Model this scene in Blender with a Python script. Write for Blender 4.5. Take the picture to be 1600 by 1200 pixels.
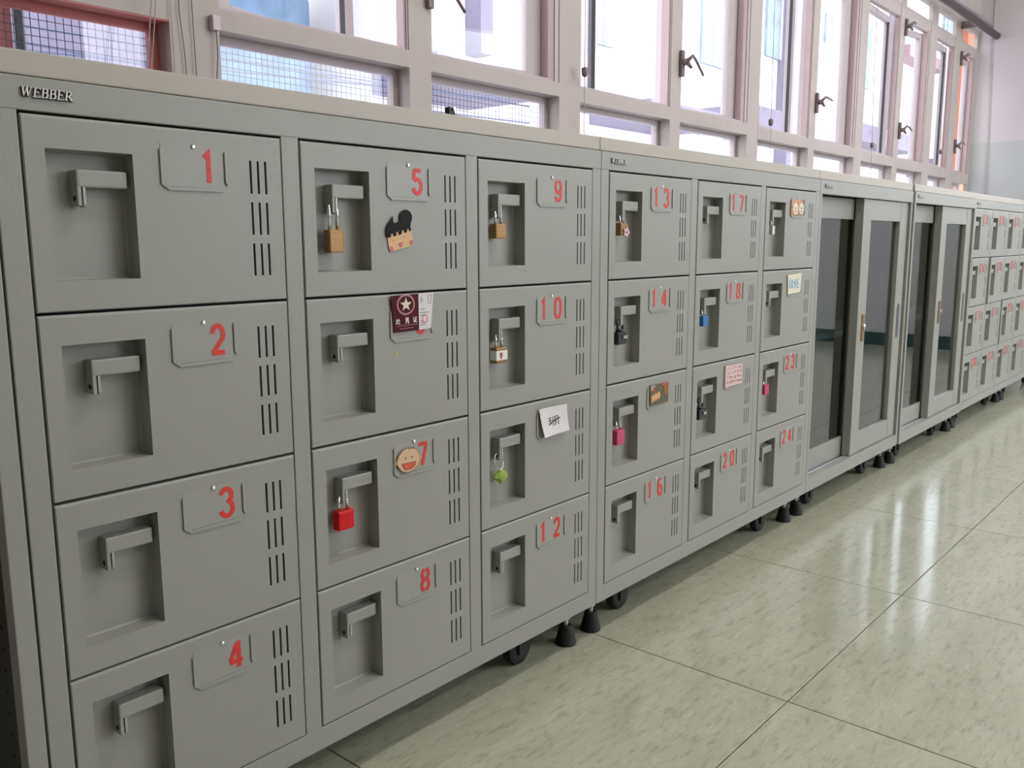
import bpy, bmesh, math, random
from mathutils import Vector, Matrix
random.seed(7)
scene = bpy.context.scene
col = scene.collection
PI = math.pi
for o in list(bpy.data.objects):
    bpy.data.objects.remove(o)

# ------------------------------------------------------------------ camera
cam_data = bpy.data.cameras.new('camera')
cam = bpy.data.objects.new('camera', cam_data)
col.objects.link(cam)
cam_data.sensor_width = 36.0
cam_data.lens = 1372.4 / 1600 * 36.0
cam_data.clip_start = 0.02
_y, _p, _r = math.radians(-49.05), math.radians(-9.19), math.radians(-0.19)
fw = Vector((-math.sin(_y) * math.cos(_p), math.cos(_y) * math.cos(_p), math.sin(_p)))
rt = Vector((math.cos(_y), math.sin(_y), 0))
up = rt.cross(fw)
rt2 = rt * math.cos(_r) + up * math.sin(_r)
up2 = up * math.cos(_r) - rt * math.sin(_r)
rm = Matrix((rt2, up2, -fw)).transposed().to_4x4()
cam.matrix_world = Matrix.Translation((-0.3267, -0.9371, 0.7733)) @ rm
scene.camera = cam

# ------------------------------------------------------------------ world, exposure, daylight
scene.view_settings.view_transform = 'Standard'
scene.view_settings.look = 'None'
scene.view_settings.exposure = -0.27
scene.view_settings.gamma = 1.0
scene.view_settings.use_curve_mapping = False
world = bpy.data.worlds.new('sky')
scene.world = world
world.use_nodes = True
bg = world.node_tree.nodes['Background']
bg.inputs['Color'].default_value = (0.90, 0.91, 1.0, 1)
bg.inputs['Strength'].default_value = 7.0

ROOM_X0, ROOM_X1 = -3.4, 6.45
ROOM_Y0, ROOM_Y1 = -4.4, 0.755
CEIL = 3.15
def area(name, loc, rot, sx, sy, power, colr):
    l = bpy.data.lights.new(name, 'AREA')
    l.shape = 'RECTANGLE'; l.size = sx; l.size_y = sy
    l.energy = power; l.color = colr
    o = bpy.data.objects.new(name, l); col.objects.link(o)
    o.location = loc; o.rotation_euler = rot
    return o
OPP = [(4.5, 3.4)]      # added opposite-wall openings for fill light: centre x, width
for i, (x, w) in enumerate(OPP):
    area('fill_daylight', (x, ROOM_Y0 - 0.10, 1.80), (PI / 2, 0, 0), w, 1.9, 24, (0.84, 0.90, 1.0))  # unseen lamp added to light the locker fronts
END = (-1.32, -0.55, 1.02, 2.40)                   # window in the end wall: y0, y1, z0, z1
area('daylight_end', (ROOM_X1 + 0.13, (END[0] + END[1]) / 2, (END[2] + END[3]) / 2), (0, PI / 2, 0), END[3] - END[2], END[1] - END[0], 12, (0.70, 0.82, 1.0))
LAMP_POWER = 27

# ------------------------------------------------------------------ materials
def mat(name, rgb, rough=0.5, metal=0.0, spec=0.5, bump=None, vary=None, emit=None, coat=0.0):
    m = bpy.data.materials.new(name); m.use_nodes = True
    nt = m.node_tree; b = nt.nodes['Principled BSDF']
    b.inputs['Base Color'].default_value = (*rgb, 1)
    b.inputs['Roughness'].default_value = rough
    b.inputs['Metallic'].default_value = metal
    b.inputs['Specular IOR Level'].default_value = spec
    b.inputs['Coat Weight'].default_value = coat
    tc = nt.nodes.new('ShaderNodeNewGeometry')
    if vary:
        sc, amt = vary
        n = nt.nodes.new('ShaderNodeTexNoise'); n.inputs['Scale'].default_value = sc
        n.inputs['Detail'].default_value = 4
        nt.links.new(tc.outputs['Position'], n.inputs['Vector'])
        r = nt.nodes.new('ShaderNodeValToRGB')
        r.color_ramp.elements[0].position = 0.3; r.color_ramp.elements[1].position = 0.7
        r.color_ramp.elements[0].color = (*[max(0, c * (1 - amt)) for c in rgb], 1)
        r.color_ramp.elements[1].color = (*[min(1, c * (1 + amt)) for c in rgb], 1)
        nt.links.new(n.outputs['Fac'], r.inputs['Fac'])
        nt.links.new(r.outputs['Color'], b.inputs['Base Color'])
    if bump:
        sc, st = bump
        n = nt.nodes.new('ShaderNodeTexNoise'); n.inputs['Scale'].default_value = sc
        n.inputs['Detail'].default_value = 3
        nt.links.new(tc.outputs['Position'], n.inputs['Vector'])
        bp = nt.nodes.new('ShaderNodeBump'); bp.inputs['Strength'].default_value = st
        bp.inputs['Distance'].default_value = 0.001
        nt.links.new(n.outputs['Fac'], bp.inputs['Height'])
        nt.links.new(bp.outputs['Normal'], b.inputs['Normal'])
    if emit:
        b.inputs['Emission Color'].default_value = (*emit[0], 1)
        b.inputs['Emission Strength'].default_value = emit[1]
    return m
def srgb(r, g, b):
    f = lambda c: (c / 255 / 12.92) if c / 255 <= 0.04045 else ((c / 255 + 0.055) / 1.055) ** 2.4
    return (f(r), f(g), f(b))
M = {}
M['locker'] = mat('powder_coated_grey', (0.312, 0.314, 0.284), 0.42, bump=(620, 0.22), vary=(3, 0.03))
M['plate'] = mat('plate_grey', (0.326, 0.328, 0.298), 0.40)
M['top'] = mat('top_board_beige', (0.44, 0.405, 0.35), 0.45, vary=(4, 0.04))
M['hasp'] = mat('bright_hasp_steel', (0.42, 0.42, 0.39), 0.35, metal=0.2)
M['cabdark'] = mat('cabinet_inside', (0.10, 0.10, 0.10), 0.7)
M['perf'] = mat('shaded_side_panel', (0.030, 0.031, 0.031), 0.6)  # shade of the unlit side put into the sheet colour
M['hole'] = mat('hole_black', (0.004, 0.004, 0.005), 0.8)
M['red'] = mat('red_paint', srgb(214, 52, 44), 0.5, vary=(250, 0.12))
M['chrome'] = mat('chrome', (0.75, 0.75, 0.76), 0.18, metal=1.0)
M['steel'] = mat('galvanised_steel', (0.55, 0.55, 0.53), 0.35, metal=0.8)
M['letters'] = mat('silver_letters', (0.62, 0.60, 0.56), 0.4, metal=0.3)
M['lettershade'] = mat('letter_shadow_black', (0.012, 0.012, 0.012), 0.5)  # painted shadow behind and below the raised letters
M['rubber'] = mat('black_rubber', (0.008, 0.008, 0.008), 0.6)
M['brass'] = mat('brass', (0.27, 0.155, 0.055), 0.38, metal=0.5, vary=(300, 0.15))
M['black'] = mat('black_plastic', (0.012, 0.012, 0.014), 0.35)
M['white'] = mat('white_print', (0.78, 0.77, 0.74), 0.55)
M['paper'] = mat('white_paper', (0.72, 0.69, 0.69), 0.7)
M['ink'] = mat('black_ink', (0.01, 0.01, 0.012), 0.6)
M['redlock'] = mat('red_plastic', (0.62, 0.006, 0.008), 0.35, spec=0.25)
M['pink'] = mat('pink_plastic', (0.55, 0.045, 0.13), 0.35)
M['blue'] = mat('blue_plastic', (0.02, 0.16, 0.42), 0.35)
M['brown'] = mat('brown_print', (0.32, 0.11, 0.025), 0.6)
M['green'] = mat('lime_green', (0.30, 0.42, 0.06), 0.55, vary=(180, 0.3))
M['maroon'] = mat('maroon_card', (0.075, 0.006, 0.015), 0.5, spec=0.12)
M['rose'] = mat('rose_print', (0.42, 0.20, 0.21), 0.5)
M['cream'] = mat('cream_print', (0.72, 0.66, 0.52), 0.55)
M['pinkpaper'] = mat('pink_paper', (0.66, 0.50, 0.48), 0.6)
M['pinkink'] = mat('pink_ink', (0.60, 0.32, 0.33), 0.6)
M['skin'] = mat('skin_print', (0.68, 0.42, 0.20), 0.5)
M['skin2'] = mat('skin_print_light', (0.66, 0.45, 0.26), 0.5)
M['hair'] = mat('hair_print', (0.010, 0.008, 0.008), 0.5, spec=0.12)
M['mouth'] = mat('mouth_print', (0.72, 0.10, 0.05), 0.5)
M['cheek'] = mat('cheek_print', (0.58, 0.12, 0.18), 0.5)
M['orange'] = mat('orange_print', (0.50, 0.26, 0.14), 0.5, vary=(120, 0.35))
M['bluewrite'] = mat('light_blue_ink', (0.16, 0.42, 0.60), 0.5)
M['olive'] = mat('olive_print', (0.10, 0.085, 0.045), 0.4, vary=(150, 0.4))
M['yellow'] = mat('yellow_scrap', (0.62, 0.55, 0.10), 0.6)
M['wall'] = mat('window_wall_paint', (0.47, 0.415, 0.39), 0.6, vary=(5, 0.05))
M['salmon'] = mat('salmon_paint_bounce', (0.56, 0.17, 0.16), 0.6)  # pier paint; also bounce light coloured into first window's lining and frame
M['frame'] = mat('window_frame_paint', (0.50, 0.44, 0.45), 0.5)
M['jamb'] = mat('pink_jamb_paint', (0.44, 0.33, 0.33), 0.5)
M['gasket'] = mat('dark_gasket', (0.03, 0.03, 0.035), 0.6)
M['fitting'] = mat('window_fitting', (0.20, 0.15, 0.15), 0.45, metal=0.3)
M['cord'] = mat('cord', (0.40, 0.36, 0.36), 0.7)
M['corddark'] = mat('cord_dark', (0.12, 0.11, 0.11), 0.7)
M['cleat'] = mat('plastic_cleat', (0.62, 0.52, 0.54), 0.5)
M['ceil'] = mat('ceiling_white', (0.72, 0.72, 0.70), 0.7)
M['teal'] = mat('teal_skirting', (0.020, 0.060, 0.062), 0.45)
M['grout'] = mat('tile_joint', (0.05, 0.045, 0.04), 0.8)
M['alu'] = mat('aluminium_track', (0.62, 0.63, 0.66), 0.3, metal=0.6)
M['pipe'] = mat('dark_rail', (0.055, 0.04, 0.042), 0.4)
M['lampwhite'] = mat('lamp_housing', (0.75, 0.75, 0.75), 0.5)
M['tube'] = mat('lamp_tube', (0.9, 0.9, 0.9), 0.5, emit=((1.0, 0.96, 0.88), 4.0))
M['extwhite'] = mat('outside_white_wall', (0.56, 0.55, 0.56), 0.8)
M['extpink'] = mat('outside_pink_wall', (0.27, 0.18, 0.19), 0.8)
M['extlilac'] = mat('outside_lilac_slab', (0.155, 0.14, 0.195), 0.8, vary=(2, 0.10))
M['extblue'] = mat('outside_blue_glass', (0.066, 0.125, 0.20), 0.6, vary=(3, 0.35))
M['extpale'] = mat('outside_pale_blue_glass', (0.20, 0.26, 0.305), 0.6, vary=(3, 0.2))
M['extteal'] = mat('outside_teal_glass', (0.20, 0.275, 0.30), 0.6, vary=(3, 0.2))
M['extorange'] = mat('outside_orange_column', (0.42, 0.11, 0.035), 0.7)
M['drain'] = mat('teal_drainpipe', (0.012, 0.045, 0.06), 0.4)
M['wire'] = mat('mesh_wire', (0.05, 0.06, 0.11), 0.6)
M['ground'] = mat('outside_ground', (0.4, 0.4, 0.4), 0.9)

def glass_mat(name, tint, f0=0.04, rough=0.0):
    m = bpy.data.materials.new(name); m.use_nodes = True
    nt = m.node_tree; nt.nodes.clear(); L = nt.links.new
    out = nt.nodes.new('ShaderNodeOutputMaterial')
    tr = nt.nodes.new('ShaderNodeBsdfTransparent'); tr.inputs['Color'].default_value = (*tint, 1)
    gl = nt.nodes.new('ShaderNodeBsdfGlossy'); gl.inputs['Roughness'].default_value = rough
    g = nt.nodes.new('ShaderNodeNewGeometry')
    d = nt.nodes.new('ShaderNodeVectorMath'); d.operation = 'DOT_PRODUCT'
    L(g.outputs['Normal'], d.inputs[0]); L(g.outputs['Incoming'], d.inputs[1])
    def math_(op, a, b=None):
        n = nt.nodes.new('ShaderNodeMath'); n.operation = op
        for k, q in enumerate((a, b)):
            if q is None: continue
            if isinstance(q, (int, float)): n.inputs[k].default_value = q
            else: L(q, n.inputs[k])
        return n.outputs[0]
    c = math_('ABSOLUTE', d.outputs['Value'])
    p = math_('POWER', math_('SUBTRACT', 1.0, c), 5.0)
    f = math_('ADD', math_('MULTIPLY', p, 1 - f0), f0)      # Schlick reflectance of a thin pane face
    mx = nt.nodes.new('ShaderNodeMixShader')
    L(f, mx.inputs[0]); L(tr.outputs[0], mx.inputs[1]); L(gl.outputs[0], mx.inputs[2])
    L(mx.outputs[0], out.inputs['Surface'])
    return m
M['glass'] = glass_mat('clear_glass', (0.97, 0.98, 0.98))
M['filmglass'] = glass_mat('tinted_cabinet_glass', (0.55, 0.58, 0.57), 0.20)

def tile_material():
    m = bpy.data.materials.new('vinyl_tile'); m.use_nodes = True
    nt = m.node_tree; b = nt.nodes['Principled BSDF']; L = nt.links.new
    g = nt.nodes.new('ShaderNodeNewGeometry')
    oi = nt.nodes.new('ShaderNodeObjectInfo')
    vm = nt.nodes.new('ShaderNodeVectorMath'); vm.operation = 'SCALE'
    comb = nt.nodes.new('ShaderNodeCombineXYZ')
    mul = nt.nodes.new('ShaderNodeMath'); mul.operation = 'MULTIPLY'; mul.inputs[1].default_value = 7.0
    L(oi.outputs['Random'], mul.inputs[0]); L(mul.outputs[0], comb.inputs[0]); L(mul.outputs[0], comb.inputs[2])
    add = nt.nodes.new('ShaderNodeVectorMath'); add.operation = 'ADD'
    L(g.outputs['Position'], add.inputs[0]); L(comb.outputs[0], add.inputs[1])
    def noise(scale, stretch, rotz, detail=4, rough=0.6):
        mp = nt.nodes.new('ShaderNodeMapping'); mp.inputs['Rotation'].default_value = (0, 0, rotz)
        mp.inputs['Scale'].default_value = stretch
        L(add.outputs[0], mp.inputs['Vector'])
        n = nt.nodes.new('ShaderNodeTexNoise'); n.inputs['Scale'].default_value = scale
        n.inputs['Detail'].default_value = detail; n.inputs['Roughness'].default_value = rough
        L(mp.outputs[0], n.inputs['Vector']); return n.outputs['Fac']
    def ramp(sock, p0, c0, p1, c1):
        r = nt.nodes.new('ShaderNodeValToRGB')
        r.color_ramp.elements[0].position = p0; r.color_ramp.elements[0].color = (*c0, 1)
        r.color_ramp.elements[1].position = p1; r.color_ramp.elements[1].color = (*c1, 1)
        L(sock, r.inputs['Fac']); return r.outputs['Color']
    base = ramp(noise(9, (0.5, 1.6, 1), 0.25), 0.3, (0.430, 0.445, 0.325), 0.72, (0.522, 0.530, 0.410))
    def mixin(a, fac, colr):
        mx = nt.nodes.new('ShaderNodeMix'); mx.data_type = 'RGBA'
        L(fac, mx.inputs[0]); L(a, mx.inputs[6]); mx.inputs[7].default_value = (*colr, 1)
        return mx.outputs[2]
    Z, O = (0, 0, 0), (0.45,) * 3
    c1 = mixin(base, ramp(noise(60, (0.34, 1.3, 1), 0.06, 8, 0.7), 0.53, Z, 0.66, (0.52,) * 3), (0.25, 0.19, 0.125))
    c2 = mixin(c1, ramp(noise(75, (0.36, 1.3, 1), 0.0, 8, 0.7), 0.54, Z, 0.66, O), (0.20, 0.225, 0.18))
    c3 = mixin(c2, ramp(noise(68, (0.36, 1.3, 1), 0.1, 8, 0.7), 0.54, Z, 0.66, O), (0.66, 0.61, 0.53))
    L(c3, b.inputs['Base Color'])
    b.inputs['Coat Weight'].default_value = 0.9; b.inputs['Coat Roughness'].default_value = 0.11
    rr = ramp(noise(3, (1, 1, 1), 0), 0.3, (0.30,) * 3, 0.7, (0.40,) * 3)
    L(rr, b.inputs['Roughness'])
    bp = nt.nodes.new('ShaderNodeBump'); bp.inputs['Strength'].default_value = 0.10; bp.inputs['Distance'].default_value = 0.004
    L(noise(14, (1, 1, 1), 0, 2), bp.inputs['Height']); L(bp.outputs['Normal'], b.inputs['Normal']); L(bp.outputs['Normal'], b.inputs['Coat Normal'])
    return m
M['tile'] = tile_material()

def two_tone_wall():
    m = bpy.data.materials.new('two_tone_wall_paint'); m.use_nodes = True
    nt = m.node_tree; b = nt.nodes['Principled BSDF']; L = nt.links.new
    g = nt.nodes.new('ShaderNodeNewGeometry'); s = nt.nodes.new('ShaderNodeSeparateXYZ'); L(g.outputs['Position'], s.inputs[0])
    gt = nt.nodes.new('ShaderNodeMath'); gt.operation = 'GREATER_THAN'; gt.inputs[1].default_value = 1.43; L(s.outputs['Z'], gt.inputs[0])
    n = nt.nodes.new('ShaderNodeTexNoise'); n.inputs['Scale'].default_value = 2.5; L(g.outputs['Position'], n.inputs['Vector'])
    mx = nt.nodes.new('ShaderNodeMix'); mx.data_type = 'RGBA'
    mx.inputs[6].default_value = (0.52, 0.53, 0.545, 1); mx.inputs[7].default_value = (0.63, 0.585, 0.61, 1)
    L(gt.outputs[0], mx.inputs[0]); 
    m2 = nt.nodes.new('ShaderNodeMix'); m2.data_type = 'RGBA'; m2.blend_type = 'MULTIPLY'; m2.inputs[0].default_value = 0.15
    L(mx.outputs[2], m2.inputs[6]); L(n.outputs['Color'], m2.inputs[7])
    L(m2.outputs[2], b.inputs['Base Color']); b.inputs['Roughness'].default_value = 0.55
    return m
M['wall2'] = two_tone_wall()

# ------------------------------------------------------------------ mesh helpers
class MB:
    def __init__(s): s.v = []; s.f = []
    def quad(s, *p):
        n = len(s.v); s.v += [tuple(q) for q in p]; s.f.append(tuple(range(n, n + len(p))))
        return s
    def box(s, x0, x1, y0, y1, z0, z1, b=0.0):
        if b <= 0:
            n = len(s.v)
            s.v += [(x, y, z) for z in (z0, z1) for y in (y0, y1) for x in (x0, x1)]
            for f in ((0, 2, 3, 1), (4, 5, 7, 6), (0, 1, 5, 4), (1, 3, 7, 5), (3, 2, 6, 7), (2, 0, 4, 6)):
                s.f.append(tuple(n + i for i in f))
            return s
        bm = bmesh.new()
        r = bmesh.ops.create_cube(bm, size=1)
        for v in bm.verts:
            v.co = Vector((x0 + (v.co.x + .5) * (x1 - x0), y0 + (v.co.y + .5) * (y1 - y0), z0 + (v.co.z + .5) * (z1 - z0)))
        bmesh.ops.bevel(bm, geom=list(bm.edges), offset=b, segments=2, profile=0.6, affect='EDGES')
        s.add_bm(bm); return s
    def add_bm(s, bm):
        n = len(s.v); bm.verts.index_update()
        s.v += [tuple(v.co) for v in bm.verts]
        s.f += [tuple(n + v.index for v in f.verts) for f in bm.faces]
        bm.free()
    def prism(s, poly, y0, y1):          # poly of (x, z), extruded along y
        k = len(poly); n = len(s.v)
        a = sum(poly[i][0] * poly[(i + 1) % k][1] - poly[(i + 1) % k][0] * poly[i][1] for i in range(k))
        if a < 0: poly = poly[::-1]
        s.v += [(x, y0, z) for x, z in poly] + [(x, y1, z) for x, z in poly]
        s.f.append(tuple(range(n, n + k))); s.f.append(tuple(range(n + 2 * k - 1, n + k - 1, -1)))
        for i in range(k):
            j = (i + 1) % k
            s.f.append((n + i, n + k + i, n + k + j, n + j))
        return s
    def tube(s, pts, r, seg=8, cap=True, r2=None):
        pts = [Vector(p) for p in pts]; n = len(s.v); prev = None
        for i, p in enumerate(pts):
            t = (pts[min(i + 1, len(pts) - 1)] - pts[max(i - 1, 0)]).normalized()
            if prev is None:
                a = t.cross(Vector((0, 0, 1)) if abs(t.z) < 0.9 else Vector((1, 0, 0))).normalized()
            else:
                a = (prev - t * prev.dot(t)).normalized()
            prev = a; b = t.cross(a)
            rr = r if r2 is None else r + (r2 - r) * i / (len(pts) - 1)
            for k in range(seg):
                an = 2 * PI * k / seg
                s.v.append(tuple(p + a * (rr * math.cos(an)) + b * (rr * math.sin(an))))
        for i in range(len(pts) - 1):
            for k in range(seg):
                j = (k + 1) % seg
                s.f.append((n + i * seg + k, n + i * seg + j, n + (i + 1) * seg + j, n + (i + 1) * seg + k))
        if cap:
            s.f.append(tuple(n + k for k in range(seg))[::-1])
            e = n + (len(pts) - 1) * seg; s.f.append(tuple(e + k for k in range(seg)))
        return s
    def lathe(s, prof, c=(0, 0, 0), seg=20, axis='z'):
        n = len(s.v)
        for r, h in prof:
            for k in range(seg):
                an = 2 * PI * k / seg; x, y = r * math.cos(an), r * math.sin(an)
                p = (x, y, h) if axis == 'z' else (x, h, y) if axis == 'y' else (h, x, y)
                s.v.append((c[0] + p[0], c[1] + p[1], c[2] + p[2]))
        for i in range(len(prof) - 1):
            for k in range(seg):
                j = (k + 1) % seg
                s.f.append((n + i * seg + k, n + i * seg + j, n + (i + 1) * seg + j, n + (i + 1) * seg + k))
        s.f.append(tuple(n + k for k in range(seg))[::-1]); e = n + (len(prof) - 1) * seg
        s.f.append(tuple(e + k for k in range(seg)))
        return s
    def strokes(s, lines, th, y0, y1, ox=0, oz=0, sx=1, sz=1, shear=0):
        # pen strokes: one mitred ribbon with thickness for each line
        for q, ln in enumerate(lines):
            pts = [Vector((ox + (x + shear * z) * sx, oz + z * sz)) for x, z in ln]
            pts = [p for i, p in enumerate(pts) if i == 0 or (p - pts[i - 1]).length > 1e-7]
            if len(pts) < 2: continue
            closed = len(pts) > 3 and (pts[0] - pts[-1]).length < 1e-6
            if closed: pts = pts[:-1]
            k = len(pts); L, R = [], []
            for i, p in enumerate(pts):
                a = (p - pts[i - 1]).normalized() if (i > 0 or closed) else None
                b = (pts[(i + 1) % k] - p).normalized() if (i < k - 1 or closed) else None
                a = a or b; b = b or a
                na, nb = Vector((-a.y, a.x)), Vector((-b.y, b.x))
                m = na + nb
                m = na if m.length < 1e-4 else m.normalized()
                m = m * (th / 2 / max(0.45, m.dot(na)))
                L.append(p + m); R.append(p - m)
            f = y0 - q * 0.00002; n = len(s.v)
            for l, r in zip(L, R):
                s.v += [(l.x, f, l.y), (r.x, f, r.y), (r.x, y1, r.y), (l.x, y1, l.y)]
            for i in range(k if closed else k - 1):
                a, b = n + 4 * i, n + 4 * ((i + 1) % k)
                for e in range(4):
                    g = (e + 1) % 4
                    s.f.append((a + e, a + g, b + g, b + e))
            if not closed:
                s.f.append((n, n + 3, n + 2, n + 1)); e = n + 4 * (k - 1); s.f.append((e, e + 1, e + 2, e + 3))
        return s
    def mesh(s, name, m, smooth=False):
        me = bpy.data.meshes.new(name); me.from_pydata(s.v, [], s.f)
        bm = bmesh.new(); bm.from_mesh(me)
        bmesh.ops.recalc_face_normals(bm, faces=bm.faces); bm.to_mesh(me); bm.free()
        me.materials.append(M[m])
        if smooth:
            for p in me.polygons: p.use_smooth = True
        return me
    def build(s, name, m, parent=None, smooth=False, loc=None):
        return put(name, s.mesh(name, m, smooth), parent, loc)
def put(name, me, parent=None, loc=None, rot=None):
    o = bpy.data.objects.new(name, me); col.objects.link(o)
    if parent: o.parent = parent
    if loc is not None: o.location = loc
    if rot is not None: o.rotation_euler = rot
    return o
def tag(o, label, cat, group=None):
    o['label'] = label; o['category'] = cat
    if group: o['group'] = group
    return o
def thing(name, label, cat, loc=(0, 0, 0), group=None):
    o = bpy.data.objects.new(name, None); col.objects.link(o); o.location = loc; o.empty_display_size = 0.05
    return tag(o, label, cat, group)
def structure(o): o['kind'] = 'structure'; return o
def arc(cx, cz, rx, rz, a0, a1, n=8):
    return [(cx + rx * math.cos(math.radians(a0 + (a1 - a0) * i / n)), cz + rz * math.sin(math.radians(a0 + (a1 - a0) * i / n))) for i in range(n + 1)]

# ------------------------------------------------------------------ room shell
TILE = 0.597; TX0 = 0.431; TY0 = -0.379
fl = structure(MB().box(ROOM_X0, ROOM_X1, ROOM_Y0, ROOM_Y1, -0.12, -0.004).build('floor', 'grout'))
tmesh = {}
nx0 = math.ceil((ROOM_X0 - TX0) / TILE - 1); ny0 = math.ceil((ROOM_Y0 - TY0) / TILE - 1)
for i in range(nx0, 12):
    for j in range(ny0, 3):
        x0, y0 = TX0 + i * TILE, TY0 + j * TILE
        x1, y1 = min(x0 + TILE, ROOM_X1), min(y0 + TILE, ROOM_Y1)
        x0, y0 = max(x0, ROOM_X0), max(y0, ROOM_Y0)
        if x1 - x0 < 0.02 or y1 - y0 < 0.02: continue
        key = (round(x1 - x0, 3), round(y1 - y0, 3))
        if key not in tmesh:
            g, c = 0.0011, 0.0006; w, h = key
            mb = MB(); a = [(g, g), (w - g, g), (w - g, h - g), (g, h - g)]; e = g + c
            t = [(e, e), (w - e, e), (w - e, h - e), (e, h - e)]
            mb.quad(*[(x, y, 0) for x, y in t])
            for k in range(4):
                q = (k + 1) % 4
                mb.quad((*a[k], -c), (*a[q], -c), (*t[q], 0), (*t[k], 0))
                mb.quad((*a[k], -0.004), (*a[q], -0.004), (*a[q], -c), (*a[k], -c))
            tmesh[key] = mb.mesh('tile', 'tile')
        put('tile', tmesh[key], fl, (x0, y0, 0))
structure(MB().box(ROOM_X0 - .1, ROOM_X1 + .1, ROOM_Y0 - .1, ROOM_Y1 + .1, CEIL, CEIL + 0.1).build('ceiling', 'ceil'))
wr = MB().box(ROOM_X1, ROOM_X1 + 0.1, ROOM_Y0 - .1, END[0], -0.1, CEIL).box(ROOM_X1, ROOM_X1 + 0.1, END[1], ROOM_Y1 + .012, -0.1, CEIL)
wr.box(ROOM_X1, ROOM_X1 + 0.1, END[0], END[1], -0.1, END[2]).box(ROOM_X1, ROOM_X1 + 0.1, END[0], END[1], END[3], CEIL)
structure(wr.build('wall_right', 'wall2'))
wnd = bpy.data.objects.new('window_12', None); col.objects.link(wnd); structure(wnd)
ef = MB()
for y_ in (END[0], (END[0] + END[1]) / 2 - .025, END[1] - .05):
    ef.box(ROOM_X1 + .03, ROOM_X1 + .07, y_, y_ + .05, END[2], END[3])
ef.box(ROOM_X1 + .031, ROOM_X1 + .069, END[0], END[1], END[2], END[2] + .05).box(ROOM_X1 + .031, ROOM_X1 + .069, END[0], END[1], END[3] - .05, END[3]).build('end_frame', 'frame', wnd)
MB().box(ROOM_X1 + .048, ROOM_X1 + .052, END[0], END[1], END[2], END[3]).build('end_pane', 'glass', wnd)
structure(MB().box(ROOM_X0 - 0.1, ROOM_X0, ROOM_Y0 - .1, ROOM_Y1 + .1, -0.1, CEIL).build('wall_left', 'wall2'))
wf = MB(); xs = ROOM_X0
for x, w in OPP:
    wf.box(xs, x - w / 2, ROOM_Y0 - .1, ROOM_Y0, 0.85, 2.75); xs = x + w / 2
wf.box(xs, ROOM_X1, ROOM_Y0 - .1, ROOM_Y0, 0.85, 2.75)
wf.box(ROOM_X0, ROOM_X1, ROOM_Y0 - .1, ROOM_Y0, -0.1, 0.85).box(ROOM_X0, ROOM_X1, ROOM_Y0 - .1, ROOM_Y0, 2.75, CEIL)
structure(wf.build('wall_front', 'wall2'))
structure(MB().box(ROOM_X1 - 0.012, ROOM_X1, ROOM_Y0, ROOM_Y1 - 0.013, 0.0, 0.094, 0.002).build('baseboard_right', 'teal'))
structure(MB().box(ROOM_X0, ROOM_X0 + 0.012, ROOM_Y0, ROOM_Y1 - 0.013, 0.0, 0.094, 0.002).build('baseboard_left', 'teal'))
structure(MB().box(ROOM_X0 + .013, ROOM_X1 - .013, ROOM_Y0, ROOM_Y0 + 0.012, 0.0, 0.094, 0.002).build('baseboard_front', 'teal'))

# ------------------------------------------------------------------ window wall
# each entry: lower opening x0, x1, top of the lower opening, top of the transom
WIN = [(-0.55, 0.6025, 1.204, 1.246), (0.7113, 1.237, 1.204, 1.245), (1.3122, 1.845, 1.205, 1.246),
       (1.9503, 2.4844, 1.2005, 1.244), (2.5548, 3.0823, 1.200, 1.245), (3.1842, 3.700, 1.194, 1.238),
       (3.7709, 4.2765, 1.191, 1.238), (4.3776, 4.8617, 1.183, 1.229), (4.9418, 5.400, 1.179, 1.231),
       (5.529, 5.9013, 1.172, 1.229), (6.052, 6.415, 1.155, 1.222)]
ZL = 0.90; TH0, TH1, HEAD = 1.985, 2.045, 2.150
WY = ROOM_Y1; WT = 0.045; UT = 0.020
wb = MB()
wb.box(ROOM_X0, ROOM_X1, WY, WY + WT, -0.1, ZL)
wb.box(ROOM_X0, ROOM_X1, WY, WY + WT, HEAD, CEIL)
xs = ROOM_X0
for n, (x0, x1, zt, zu) in enumerate(WIN):
    wb.box(xs, x0, WY, WY + WT, ZL, zu)                 # pier, mullion or column before this window
    wb.box(xs, x0, WY, WY + UT, zu, HEAD)
    wb.box(x0, x1, WY, WY + WT, zt, zu)                 # transom between the lower and the upper light
    wb.box(x0, x1, WY + 0.003, WY + UT, TH0, TH1)       # upper transom
    xs = x1
wb.box(xs, ROOM_X1, WY, WY + UT, ZL, HEAD)
structure(wb.build('wall_back', 'wall'))

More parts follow.
